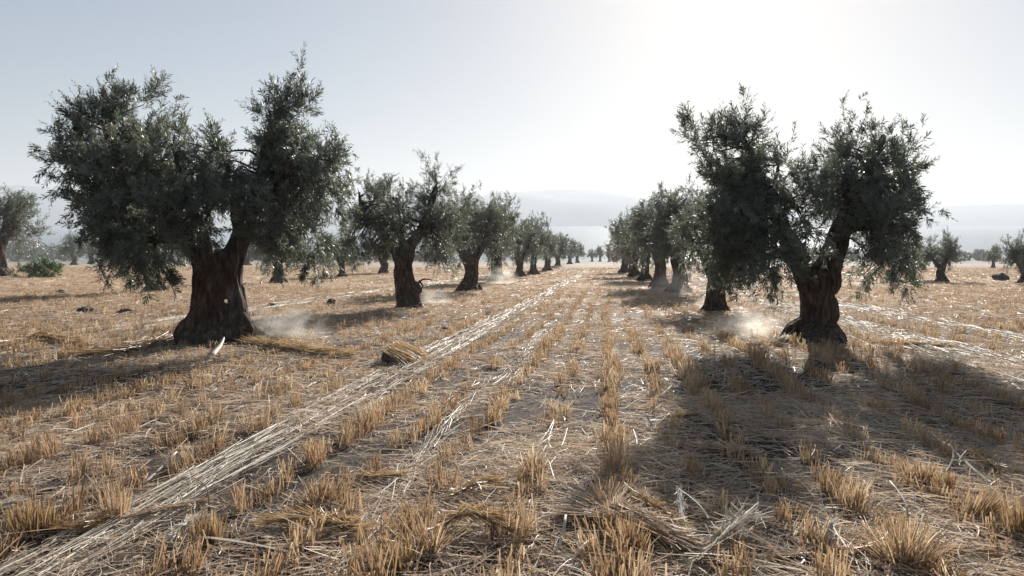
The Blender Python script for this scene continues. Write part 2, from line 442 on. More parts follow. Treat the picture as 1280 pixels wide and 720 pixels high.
def remeshed(parts, voxel, rough=.02, name='trunk', thin=(), blend=.05):
    """union of fluted tubes remeshed into one gnarled body, thin branches added after"""
    lo = np.array([min(p[k] for _, _, P, _ in parts for p in P) for k in range(3)]) - .75
    hi = np.array([max(p[k] for _, _, P, _ in parts for p in P) for k in range(3)]) + .75
    nn = np.ceil((hi - lo) / voxel).astype(int)
    G = np.full(nn, 1.0, np.float32); K = blend
    for _, _, P, (R, flute, nf, ph) in parts:
        rm = max(R) * (1 + flute) + .12
        pa = np.array([tuple(p) for p in P])
        a0 = np.maximum(((pa.min(0) - rm - lo) / voxel).astype(int), 0); a1 = np.minimum(((pa.max(0) + rm - lo) / voxel).astype(int) + 1, nn)
        L_ = np.full(a1 - a0, 1.0, np.float32)
        for q in range(len(P) - 1):
            A0 = pa[q]; B0 = pa[q + 1]; r0, r1 = R[q], R[q + 1]; mm = max(r0, r1) * (1 + flute) + .1
            b0 = np.maximum(((np.minimum(A0, B0) - mm - lo) / voxel).astype(int), a0); b1 = np.minimum(((np.maximum(A0, B0) + mm - lo) / voxel).astype(int) + 1, a1)
            if (b1 <= b0).any(): continue
            gx, gy, gzz = [lo[k] + voxel * np.arange(b0[k], b1[k]) for k in range(3)]
            X, Y, Z = np.meshgrid(gx, gy, gzz, indexing='ij')
            d = B0 - A0; dd = float(d @ d) + 1e-9
            t = np.clip(((X - A0[0]) * d[0] + (Y - A0[1]) * d[1] + (Z - A0[2]) * d[2]) / dd, 0, 1)
            cx = A0[0] + d[0] * t; cy_ = A0[1] + d[1] * t; cz = A0[2] + d[2] * t
            r = r0 + (r1 - r0) * t
            if flute:
                an = np.arctan2(Y - cy_, X - cx)
                r = r * (1 + flute * np.sin(nf * an + ph + 1.3 * Z + .8 * np.sin(2.1 * Z + ph)) + flute * .6 * np.sin((2 * nf + 1) * an - 2.0 * Z + ph))
            e = np.sqrt((X - cx) ** 2 + (Y - cy_) ** 2 + (Z - cz) ** 2) - r
            sl_ = tuple(slice(b0[k] - a0[k], b1[k] - a0[k]) for k in range(3))
            L_[sl_] = np.minimum(L_[sl_], e)
        sg = tuple(slice(a0[k], a1[k]) for k in range(3))
        g_ = G[sg]; h = np.clip(.5 + .5 * (g_ - L_) / K, 0, 1)
        G[sg] = g_ * (1 - h) + L_ * h - K * h * (1 - h)
    vg = vdb.FloatGrid(voxel * 3); vg.copyFromArray(np.clip(G, -voxel * 3, voxel * 3).astype(np.float32))
    pts, _t, quads = vg.convertToPolygons(isovalue=0.0, adaptivity=0.0)
    out = mesh_np(name, pts * voxel + lo, quads[:, ::-1], BARK, smooth=True)
    nv = len(out.vertices)
    co = np.empty(nv * 3, np.float32); out.vertices.foreach_get('co', co); co = co.reshape(-1, 3)
    no = np.empty(nv * 3, np.float32); out.vertex_normals.foreach_get('vector', no); no = no.reshape(-1, 3)
    k = np.array([mnoise.fractal((x * 6, y * 6, z * 2.4), 1, 2, 4) * rough + mnoise.noise((x * 2.4 + 9, y * 2.4, z * 1.7)) * rough * 1.5 for x, y, z in co.tolist()])
    out.vertices.foreach_set('co', (co + no * k[:, None]).astype(np.float32).ravel()); out.update()
    # join the thin branches
    if thin:
        bm = bmesh.new(); bm.from_mesh(out)
        for pv, pf, _, _ in thin:
            vs = [bm.verts.new(v) for v in pv]
            for f in pf:
                f = tuple(dict.fromkeys(f))
                if len(f) > 2:
                    try: bm.faces.new([vs[i] for i in f]).smooth = True
                    except ValueError: pass
        bm.to_mesh(out); bm.free()
    out.materials.clear(); out.materials.append(BARK)
    return out

def crown_mesh(name, lobes, skel, nclump, nsprig, nleaf, leaf, mat=LEAF, mats=None, cr=.26, sl=(.16, .40), branches=True, top_shoots=.12, r=None):
    """lobes: (centre, radii); shoots of many narrow leaves grow from clumps spread through the lobes.
       returns the crown mesh and the thin branches that carry the clumps"""
    r = r or rng
    vol = np.array([l[1][0] * l[1][1] * l[1][2] for l in lobes]) ** .75; vol /= vol.sum()
    which = r.choice(len(lobes), nclump, p=vol)
    C0 = np.array([l[0] for l in lobes])[which]; R0 = np.array([l[1] for l in lobes])[which]
    d = norm(r.normal(size=(nclump, 3))); rad = r.uniform(.2, 1.0, nclump) ** .6 * .84
    CC = C0 + d * R0 * rad[:, None]
    out = d * np.array([1, 1, .8]) + np.array([0, 0, .25])
    size = r.uniform(.6, 1.3, nclump)
    # leading branchlets of every clump, shoots set along them like a spray
    nb_ = 5; M = nclump * nb_; bc = np.repeat(np.arange(nclump), nb_)
    bd = out[bc] * .75 + r.normal(0, .42, (M, 3)) + np.array([0, 0, .22])
    lowc = d[:, 2] < -.2
    bd[lowc[bc]] += np.array([0, 0, -1.0])
    upc = (d[bc][:, 2] > .3) & (r.random(M) < top_shoots * 2); bd[upc] += np.array([0, 0, 1.0])
    bd = norm(bd); bl = r.uniform(.7, 1.5, M) * sl[1] * size[bc]; bl[upc] *= 1.3
    bp = CC[bc] - bd * (bl * .3)[:, None] + r.normal(0, cr * .35, (M, 3))
    wb = r.choice(M, nsprig, p=bl / bl.sum()); wc = bc[wb]
    tb = r.random(nsprig) ** .8
    sag = np.where(lowc[wc], -.10, .02)
    P = bp[wb] + bd[wb] * (bl[wb] * tb)[:, None]; P[:, 2] += sag * tb ** 2
    perp = norm(np.cross(bd[wb], r.normal(size=(nsprig, 3))))
    D = norm(bd[wb] * r.uniform(.7, 1.3, nsprig)[:, None] + perp * (.75 - .45 * tb)[:, None] + np.array([0, 0, .08]))
    low = lowc[wc]
    SL = r.uniform(sl[0], sl[1], nsprig) * (1.05 - .45 * tb) * .8
    bend = r.normal(0, .05, (nsprig, 3)) + np.array([0, 0, .04]); bend[low] += np.array([0, 0, -.06])
    # leaves
    n = nsprig * nleaf
    t = np.tile(np.linspace(.04, 1.0, nleaf), nsprig) + r.normal(0, .02, n)
    Pi = np.repeat(P, nleaf, 0); Di = np.repeat(D, nleaf, 0); Li = np.repeat(SL, nleaf); Bi = np.repeat(bend, nleaf, 0)
    base = Pi + Di * (Li * t)[:, None] + Bi * (t ** 2)[:, None]
    axis = norm(Di * Li[:, None] + 2 * Bi * t[:, None])
    s1 = norm(np.cross(axis, np.repeat(norm(r.normal(size=(nsprig, 3))), nleaf, 0))); s2 = np.cross(axis, s1)
    j = np.tile(np.arange(nleaf), nsprig)
    ph = (j % 2) * math.pi + (j // 2) * (math.pi / 2) + r.normal(0, .5, n)
    rd = s1 * np.cos(ph)[:, None] + s2 * np.sin(ph)[:, None]
    ld = norm(axis * r.uniform(.6, 1.3, n)[:, None] + rd * (1.15 - .5 * t)[:, None] + np.array([0, 0, .05]))
    ll = leaf * r.uniform(.65, 1.25, n) * (1 - .35 * t ** 2)
    sd = norm(np.cross(ld, rd + r.normal(0, .35, (n, 3))))
    w = (ll * .098)[:, None]
    q = base + ld * (ll * .5)[:, None]
    tip = base + ld * ll[:, None] - np.array([0, 0, .1]) * (ll ** 1)[:, None] * .6
    V = np.stack([base, q + sd * w, tip, q - sd * w], 1).reshape(-1, 3)
    Fq = (np.arange(n)[:, None] * 4 + np.arange(4)[None]).astype(np.int32)
    tint = np.clip(np.repeat(r.normal(.42, .10, nclump)[wc] + r.normal(0, .13, M)[wb], nleaf) + r.normal(0, .15, n) + np.repeat(r.normal(0, .07, nsprig), nleaf), 0, 1)
    tint = np.repeat(tint, 4)
    # stems of the shoots (bark coloured)
    sv, sf = ribbons(P, D, SL, np.full(nsprig, leaf * .085), 2, bend, taper=.4)
    V2 = np.concatenate([V, sv]); F2 = np.concatenate([Fq, sf + len(V)])
    T2 = np.concatenate([tint, np.full(len(sv), .95)])
    me = mesh_np(name, V2, F2, mats or mat, T2)
    thin = []
    if branches and len(skel):
        S = np.array([p for p, _ in skel]); SR = np.array([q for _, q in skel])
        for c in CC[::1 if nclump < 150 else 1]:
            dd = np.linalg.norm(S - c, axis=1) + (.5 * np.maximum(0, S[:, 2] - c[2] + .1) if c[2] > 2.2 else 1.2 * np.maximum(0, c[2] + .35 - S[:, 2]))
            lowk = .16 if c[2] < 2.2 else 0
            k = int(dd.argmin()); a = Vector(S[k]); b = Vector(c)
            ln = (b - a).length
            if ln < .12: continue
            m1 = a.lerp(b, .4) + Vector(tuple(r.normal(0, .06 * ln + .01, 3))) + Vector((0, 0, (.08 + lowk) * ln))
            m2 = a.lerp(b, .75) + Vector(tuple(r.normal(0, .06 * ln + .01, 3))) + Vector((0, 0, (.05 + lowk) * ln))
            r0 = min(SR[k] * .5, .018 + .014 * ln)
            thin.append(tube([a, m1, m2, b], [r0, r0 * .7, r0 * .5, r0 * .25], 5))
    return me, thin

def skel_of(parts, z0=.9):
    return [(tuple(p), r) for _, _, P, R in parts for p, r in zip(P, R[0]) if p.z > z0]

def px_tree(bx, by):
    """a converter from photo pixels around a near tree to that tree's own metres"""
    g = ground_pt(bx, by); s = g.y / F / math.cos(PITCH)
    return g, (lambda px, py, dy=0.0: ((px - bx) * s * (1 + dy / g.y), dy, (by - py) * s * (1 + dy / g.y))), s

def lobes_px(cv, s, L, depth=.9):
    return [(cv(x, y, dy), (rx * s * .76, min(rx, ry) * s * depth * .9, ry * s * .76)) for x, y, rx, ry, dy in L]

def place_tree(g, trunk_me, crown_me, label, cat='olive tree', rz=0, s=1.0, group='olive trees of the grove', name='olive_tree'):
    t = empty(name, (g.x, g.y, float(gz(g.x, g.y)) - .03 * s), rz, s)
    tag(t, label, cat, group)
    link('trunk', trunk_me, t); link('crown', crown_me, t)
    return t

# ---- tree A: the big olive on the left
gA, A_, sA = px_tree(273, 428)
def buildA():
    P = []; AX = 275
    T = lambda pts, rad, **k: P.append(tube(pts, rad, **k))
    c = A_
    # left stem of the split trunk, wide and fluted
    T([c(262, 434), c(262, 410), c(263, 375, .0), c(263, 345), c(258, 322, .05), c(243, 298, .0), c(226, 266, -.1), c(208, 232, -.15)],
      [.31, .265, .215, .195, .17, .14, .11, .07], ns=28, flute=.14, nf=5, seedv=1)
    # right stem
    T([c(302, 434, .05), c(300, 408, .05), c(296, 372, .08), c(292, 345, .08), c(295, 315, .1), c(306, 285, .15), c(320, 250, .1), c(333, 210, .1), c(345, 165, .1)],
      [.20, .175, .12, .135, .15, .13, .10, .08, .05], ns=24, flute=.13, nf=4, seedv=4)
    T([c(281, 362, .03), c(279, 335, .05), c(277, 318, .06)], [.11, .14, .13], ns=16, flute=.1); T([c(283, 436, .0), c(283, 412, .0), c(281, 384, .05)], [.2, .17, .10], ns=16, flute=.1)
    # middle rising limb and side limbs
    T([c(268, 325, -.1), c(262, 280, -.2), c(250, 230, -.3), c(238, 180, -.3)], [.14, .1, .07, .03], ns=12, flute=.1)
    T([c(300, 300, .2), c(285, 260, .5), c(280, 220, .8)], [.12, .08, .03], ns=12)
    T([c(228, 270, -.1), c(190, 245, .2), c(150, 215, .4)], [.1, .07, .03], ns=12)
    T([c(215, 245, -.1), c(180, 200, -.4), c(160, 150, -.5)], [.08, .06, .03], ns=12)
    T([c(318, 255, .1), c(352, 232, -.3), c(385, 205, -.6)], [.1, .06, .03], ns=12)
    T([c(308, 285, .1), c(345, 280, .3), c(380, 285, .6)], [.09, .05, .02], ns=12)
    T([c(240, 295, -.05), c(200, 290, -.5), c(165, 300, -.8)], [.09, .06, .03], ns=12)
    # root flare and burls
    for (x0, y0, d0, x1, y1, d1, r0, r1) in [(250, 410, -.2, 222, 432, -.5, .22, .08), (245, 405, .1, 215, 428, .2, .2, .07), (262, 415, -.35, 262, 438, -.8, .2, .07),
                                          (285, 415, -.35, 297, 440, -.7, .2, .07), (303, 410, -.1, 330, 432, -.25, .2, .07), (300, 410, .3, 322, 425, .7, .17, .06),
                                          (262, 412, .4, 245, 425, .9, .2, .07), (236, 402, -.1, 229, 408, -.15, .13, .11), (312, 395, 0, 315, 402, 0, .12, .1), (250, 385, -.2, 246, 392, -.22, .13, .12)]:
        a = Vector(c(AX + (x0 - AX) * .62, y0, d0 * .7)); b = Vector(c(AX + (x1 - AX) * .9, y1, d1 * .9)); r0 *= .95
        T([a, a.lerp(b, .5) + Vector((0, 0, .03)), b - Vector((0, 0, .08))], [r0, (r0 + r1) / 2, r1], ns=12, flute=.15, nf=3, seedv=x0)
    lobes = lobes_px(lambda x, y, d=0.0: A_(x + (18 if x < 150 else 8 if x < 250 else -2), y + (17 if y < 170 else 8), d), sA, [
        (140, 150, 62, 55, -.3), (100, 190, 42, 42, 0), (165, 205, 60, 60, -.7), (160, 130, 34, 48, .4), (135, 250, 58, 48, .2), (205, 235, 52, 60, -.5),
        (165, 285, 52, 40, -.3), (200, 288, 34, 30, -.6), (180, 260, 60, 60, .9), (140, 200, 50, 50, 1.2), (235, 160, 26, 42, -.2), (285, 215, 42, 42, .4), (262, 250, 40, 45, -.9),
        (300, 190, 30, 30, .1), (362, 138, 46, 42, 0), (385, 165, 50, 48, -.3), (352, 190, 45, 50, .5), (400, 205, 42, 42, .2), (370, 250, 52, 46, -.5), (395, 285, 38, 44, .2),
        (362, 282, 44, 36, -.2), (380, 305, 28, 20, -.3), (425, 185, 32, 40, .1), (420, 225, 30, 34, -.3), (340, 240, 50, 50, .9), (336, 160, 26, 40, .2), (270, 200, 34, 40, .1), (285, 240, 44, 36, -.5)])
    me, thin = crown_mesh('crown', lobes, skel_of(P), 330, 8000, 18, .098, cr=.20, sl=(.18, .42), top_shoots=.13, r=np.random.default_rng(101))
    tr = remeshed(P, .022, .022, thin=thin)
    t = place_tree(gA, tr, me, 'largest olive tree with split gnarled trunk and twin dark crowns, nearest on the left')
    return t
buildA()

# ---- tree B: the near olive on the right
gB, B_, sB = px_tree(1020, 432)
def buildB():
    P = []; AX = 1020; c = B_
    T = lambda pts, rad, **k: P.append(tube(pts, rad, **k))
    T([c(1022, 438), c(1020, 415), c(1018, 392), c(1016, 368), c(1012, 345)], [.28, .235, .215, .22, .21], ns=30, flute=.13, nf=5, seedv=2)
    T([c(1010, 352, 0), c(996, 332, -.05), c(980, 305, -.1), c(962, 270, -.1), (c(940, 225, -.1)), c(925, 180, 0)], [.22, .165, .13, .10, .07, .03], ns=18, flute=.12, nf=4, seedv=6)
    T([c(1026, 352, 0), c(1034, 325, .05), c(1048, 290, .1), c(1065, 250, .1), c(1082, 210, .1), c(1095, 175, .1)], [.22, .17, .14, .10, .065, .03], ns=18, flute=.12, nf=4, seedv=8)
    T([c(970, 285, -.1), c(930, 280, -.5), c(895, 295, -.7)], [.09, .055, .02], ns=10)
    T([c(985, 310, -.1), c(975, 260, .4), c(985, 215, .6)], [.08, .055, .02], ns=10)
    T([c(1048, 290, .1), c(1080, 275, -.3), c(1110, 280, -.5)], [.09, .05, .02], ns=10)
    T([c(1060, 262, .1), c(1100, 240, .4), c(1135, 225, .5)], [.08, .05, .02], ns=10)
    T([c(1045, 295, .1), c(1040, 250, -.3), c(1030, 215, -.4)], [.07, .045, .02], ns=10)
    for (x0, y0, d0, x1, y1, d1, r0, r1) in [(1005, 415, -.2, 985, 436, -.5, .18, .07), (1000, 410, .1, 978, 430, .3, .17, .06), (1030, 415, -.25, 1040, 440, -.65, .19, .07),
                                          (1040, 412, 0, 1062, 434, -.1, .17, .06), (1038, 410, .2, 1055, 426, .6, .16, .06), (1032, 380, -.02, 1036, 388, -.03, .14, .13), (1015, 416, -.3, 1010, 440, -.75, .16, .06)]:
        a = Vector(c(AX + (x0 - AX) * .62, y0, d0 * .7)); b = Vector(c(AX + (x1 - AX) * .9, y1, d1 * .9)); r0 *= .95
        T([a, a.lerp(b, .5) + Vector((0, 0, .03)), b - Vector((0, 0, .08))], [r0, (r0 + r1) / 2, r1], ns=12, flute=.15, nf=3, seedv=x0)
    lobes = lobes_px(lambda x, y, d=0.0: B_(x - (6 if x < 1050 else 18), y + (12 if x < 1050 else 24) * (1 if y < 280 else .3), d), sB, [
        (915, 180, 36, 42, 0), (885, 175, 26, 22, .1), (905, 225, 46, 36, -.3), (925, 265, 52, 42, .2), (900, 300, 46, 40, -.4), (938, 298, 40, 34, -.6), (905, 312, 34, 22, 0), (955, 290, 40, 45, .7),
        (975, 205, 34, 42, .2), (990, 250, 44, 42, -.4), (950, 235, 40, 40, .8), (985, 200, 24, 34, .4),
        (1080, 175, 40, 34, .1), (1110, 185, 44, 34, -.2), (1140, 205, 30, 30, 0), (1085, 225, 42, 42, .6), (1125, 245, 42, 38, .1), (1085, 260, 36, 36, -.5), (1110, 290, 38, 38, -.3), (1110, 312, 36, 28, 0),
        (1128, 322, 24, 16, -.2), (1070, 215, 22, 24, -.2), (1100, 160, 22, 22, .2)])
    me, thin = crown_mesh('crown', lobes, skel_of(P), 280, 5600, 18, .093, cr=.18, sl=(.18, .42), top_shoots=.16, r=np.random.default_rng(205))
    tr = remeshed(P, .022, .02, thin=thin)
    place_tree(gB, tr, me, 'large olive tree with a V-forked trunk and open crown, nearest on the right')
buildB()

# ---- tree C: second in the left row
gC, C_, sC = px_tree(511, 384)
def buildC():
    P = []; AX = 512; c = C_
    T = lambda pts, rad, **k: P.append(tube(pts, rad, **k))
    T([c(513, 388), c(512, 375), c(508, 355), c(505, 335), c(507, 318)], [.36, .29, .245, .235, .20], ns=24, flute=.15, nf=5, seedv=3)
    T([c(506, 325), c(514, 305), c(528, 285), c(540, 255), c(548, 228)], [.22, .17, .12, .08, .03], ns=14, flute=.1)
    T([c(503, 325), c(492, 305), c(475, 285), c(458, 262, -.2), c(452, 240)], [.2, .14, .11, .07, .03], ns=14, flute=.1)
    T([c(505, 310), c(500, 280, .3), c(495, 250, .5)], [.12, .08, .03], ns=10)
    for (x0, y0, d0, x1, y1, d1, r0, r1) in [(505, 375, -.2, 496, 386, -.4, .2, .08), (520, 375, 0, 532, 386, -.1, .2, .08), (515, 378, .3, 520, 384, .6, .2, .08), (521, 355, 0, 524, 358, 0, .12, .1)]:
        a = Vector(c(AX + (x0 - AX) * .62, y0, d0 * .7)); b = Vector(c(AX + (x1 - AX) * .9, y1, d1 * .9)); r0 *= .95
        T([a, a.lerp(b, .5), b - Vector((0, 0, .08))], [r0, (r0 + r1) / 2, r1], ns=12, flute=.15, nf=3, seedv=x0)
    lobes = lobes_px(C_, sC, [(458, 250, 24, 34, 0), (450, 285, 26, 28, -.4), (475, 262, 26, 36, .6), (470, 310, 22, 18, 0), (495, 258, 20, 30, -.5), (500, 290, 32, 28, .4), (500, 275, 26, 26, -.9),
                            (548, 222, 24, 20, 0), (540, 245, 26, 26, .4), (545, 275, 32, 34, -.5), (568, 275, 20, 32, .1), (555, 305, 28, 22, 0), (540, 300, 26, 24, .9), (525, 255, 20, 28, .2), (478, 320, 14, 14, -.2)])
    me, thin = crown_mesh('crown', lobes, skel_of(P), 170, 3600, 20, .085, cr=.26, sl=(.2, .45))
    tr = remeshed(P, .03, .025, thin=thin)
    place_tree(gC, tr, me, 'olive tree with a stout leaning trunk and dead side twig, second in the left row')
buildC()

# ---- templates for the rest of the grove (height about 4.2 m, trunk, two or three lobes)
def template(seed, leaf, nclump, nsprig, nleaf, voxel, wide=1.0, tall=1.0, thick=1.0, mat=LEAF):
    r = np.random.default_rng(seed)
    P = []
    T = lambda pts, rad, **k: P.append(tube(pts, rad, **k))
    th = 1.15 * tall
    T([(0, 0, -.15), (r.normal(0, .03), 0, .3), (r.normal(0, .07), 0, .8), (r.normal(0, .08), 0, th + .1)], [.38 * thick, .29 * thick, .235 * thick, .22 * thick], ns=20, flute=.16, nf=5, seedv=seed)
    lobes = []
    na = 3 if seed % 2 else 4
    for k in range(na):
        a = 2 * math.pi * k / na + r.uniform(-.4, .4) + (.2 if seed % 2 else 0)
        ex = r.uniform(.75, 1.1) * wide; top = r.uniform(2.7, 3.3) * tall
        cx, cy = math.cos(a) * ex, math.sin(a) * ex * .85
        T([(0, 0, th - .15), (cx * .35, cy * .35, th + .45), (cx * .75, cy * .75, th + 1.05), (cx, cy, top)], [.2 * thick, .15 * thick, .1, .04], ns=12, flute=.1, seedv=k)
        lobes += [((cx, cy, top), (.62, .6, .66)), ((cx * 1.25, cy * 1.25, top - .75 * tall), (.62, .6, .55)), ((cx * .7, cy * .7, top - .5), (.65, .6, .6)),
                  ((cx * 1.4 + r.normal(0, .1), cy * 1.3, 1.65 * tall), (.45, .45, .38))]
        if r.random() < .6: lobes.append(((cx * .8, cy * .8, top + .55), (.34, .32, .38)))
    lobes.append(((0, 0, 2.5 * tall), (.7, .6, .6)))
    for k in range(5):
        a = k * 1.25 + r.uniform(-.3, .3)
        T([(math.cos(a) * .18, math.sin(a) * .18, .25), (math.cos(a) * .4, math.sin(a) * .4, .06), (math.cos(a) * .62, math.sin(a) * .62, -.1)], [.2 * thick, .14 * thick, .06], ns=10, flute=.15, nf=3, seedv=k)
    me, thin = crown_mesh('crown', lobes, skel_of(P, 1.3), nclump, nsprig, nleaf, leaf, mat=mat, cr=.3, sl=(.2, .5), r=r)
    return remeshed(P, voxel, .025, thin=thin), me
MID = [template(s, .11, 150, 2600, 16, .035, wide=w, tall=t_, thick=k) for s, w, t_, k in [(11, 1.0, 1.0, 1.05), (12, .85, 1.05, 1.0), (13, 1.1, .95, 1.1), (14, .95, .9, .8), (17, .8, 1.1, .9)]]
FAR = [template(s, .17, 90, 1500, 12, .05, wide=w) for s, w in [(21, 1.0), (22, .9)]]
RED = template(31, .17, 80, 1300, 12, .05, mat=LEAF_RED)

LW = 'olive trees of the grove'
def row_tree(px, py, top_px, tm, rz, label, natural=4.15):
    g = ground_pt(px, py)
    # height from the photo: top row of the crown
    h = (py - top_px) * g.y / F
    s = h / natural
    t = place_tree(g, tm[0], tm[1], label, rz=rz, s=s)
    t.rotation_euler = (random.gauss(0, .035), random.gauss(0, .045), rz); k = random.uniform(.92, 1.14)
    t.scale = (s * k, s * k * random.uniform(.92, 1.08), s)
    return t
rows = [
    (587, 363, 243, MID[0], .3, 'olive tree with flared dark trunk, third from the front in the left row'),
    (622, 352, 243, MID[1], 1.7, 'tall olive tree with dust at its foot, fourth in the left row'),
    (649, 347, 268, MID[3], 2.9, 'olive tree fifth from the front in the left row'),
    (667, 343, 270, MID[4], 4.0, 'slim upright olive tree, sixth from the front in the left row'),
    (684, 338.5, 285, MID[1], 5.2, 'pale hazy olive tree, seventh from the front in the left row'),
    (697, 334.5, 291, FAR[0], .9, 'hazy olive tree, eighth in the left row just before the earth bank'),
    (712, 330, 298, FAR[1], 2.1, 'faint olive tree beyond the earth bank in line with the left row'),
    (722, 328.5, 303, FAR[0], 3.1, 'faintest small tree at the far end of the left row'),
    (195, 366, 240, MID[2], 1.1, 'dark olive tree with thick black trunk, behind the left side of the largest olive'),
    (348, 353, 265, MID[1], .4, 'olive tree seen through the right crown of the largest olive'),
    (428, 346, 284, MID[3], 2.2, 'olive tree standing alone between the largest olive and the second row tree'),
    (480, 342, 288, MID[2], 3.3, 'small distant olive with thin trunk, behind the second tree of the left row'),
    (-1, 345, 220, MID[1], 5.0, 'large dark olive tree cut by the left edge of the photo'),
    (93, 331, 290, FAR[0], 1.2, 'low dark spreading olive tree in the far left of the field'),
    (114, 330, 296, FAR[1], 2.6, 'far olive tree just right of the low dark spreading one'),
    (226, 334, 290, FAR[0], 3.9, 'distant olive tree half hidden by the trunk and crown of the largest olive'),
    (310, 333, 292, FAR[1], .2, 'distant olive seen under the forked limbs of the largest olive'),
    (893, 389, 232, MID[2], 4.4, 'olive tree with short dark stump-like trunk, directly behind the V-forked olive'),
    (849, 365, 232, MID[4], 5.6, 'olive tree with dust at its foot, second behind the V-forked olive'),
    (824, 359, 238, MID[1], .8, 'olive tree with narrow bent trunk, third behind the V-forked olive'),
    (806, 351, 256, MID[3], 2.0, 'hazy olive tree fourth behind the V-forked olive'),
    (793, 346, 268, MID[0], 3.5, 'hazy olive tree fifth behind the V-forked olive'),
    (780, 341, 280, RED, 1.0, 'rusty leaved olive tree at the far end of the right row'),
    (1177, 352, 290, MID[2], .25, 'small round two-lobed olive tree standing alone in the right field'),
    (1138, 350, 300, FAR[1], 1.9, 'pale thin olive tree touching the right crown edge of the V-forked olive'),
    (1279, 355, 286, MID[3], 2.4, 'dark olive tree with leaning trunk cut by the right edge of the photo'),
    (1241, 335, 305, FAR[0], .6, 'small distant olive tree just left of the one at the right edge'),
    (740, 327, 311, FAR[1], 1.5, 'left tree of the hazy clump closing the end of the avenue'),
    (750, 327, 307, FAR[0], 4.5, 'middle and tallest tree of the hazy clump closing the end of the avenue'),
    (761, 327.3, 312, FAR[1], 3.4, 'right tree of the hazy clump closing the end of the avenue'),
]
for a in rows: row_tree(*a)

# ---- far wood along the lake shore: reads as one hazy mass
def build_wood():
    r = np.random.default_rng(5)
    A = Acc()
    for k in range(340):
        x = r.uniform(-420, 420); y = r.uniform(225, 275)
        fr = (x / y * F + 640)
        if 560 < fr < 900 and r.random() < .88: continue
        h = r.uniform(2.6, 5.2) * (1.6 if fr < 260 else .9); w = h * r.uniform(.5, .8)
        z = gz0(y)
        n = 420
        d = norm(r.normal(size=(n, 3))); c = np.array([x, y, z + h * .55]) + d * np.array([w, w, h * .5]) * (r.uniform(.5, 1, n) ** .5)[:, None] * (1 + .25 * np.sin(d[:, :1] * 5 + k))
        s = r.uniform(.3, .6, n)[:, None]
        a = norm(r.normal(size=(n, 3))); b = norm(np.cross(a, r.normal(size=(n, 3))))
        V = np.stack([c - a * s, c + b * s * .5, c + a * s, c - b * s * .5], 1).reshape(-1, 3)
        A.add(V, (np.arange(n)[:, None] * 4 + np.arange(4)[None]), np.clip(r.normal(.4, .15, n), 0, 1))
    tag(link('far_wood', A.mesh('far_wood', LEAF)), 'hazy belt of trees along the near shore of the lake', 'wood', kind='stuff')
build_wood()

# ------------------------------------------------------------------ green shrub
def build_shrub():
    g = ground_pt(48, 347); s = g.y / F
    r = np.random.default_rng(9)
    lob = [((x * s, r.uniform(-.3, .3), z * s), (rx * s, rx * s * .9, rz * s)) for x, z, rx, rz in [(-22, 6, 14, 9), (22, 7, 13, 9), (0, 15, 14, 10), (-16, 5, 14, 8), (-4, 9, 15, 10), (8, 9, 14, 10), (18, 5, 12, 8), (2, 6, 26, 7)]]
    me, _ = crown_mesh('foliage', lob, [], 90, 1500, 12, .13, mat=SHRUB, cr=.2, sl=(.15, .35), branches=False, r=r)
    t = empty('shrub', (g.x, g.y, float(gz(g.x, g.y)))); tag(t, 'low bright green leafy bush in the stubble at the left', 'bush')
    link('foliage', me, t)
    P = [tube([(r.normal(0, .05), 0, -.05), (a, b, .25), (a * 2, b * 2, .42)], [.03, .02, .008], 6) for a, b in [(-.3, .1), (.3, -.1), (.05, .2), (0, -.2), (.5, .1)]]
    V = []; Fs = []
    for pv, pf, _, _ in P:
        o = len(V); V += pv; Fs += [tuple(dict.fromkeys(i + o for i in f)) for f in pf]
    m = bpy.data.meshes.new('stem'); m.from_pydata(V, [], Fs); m.materials.append(BARK); link('stem', m, t)
build_shrub()

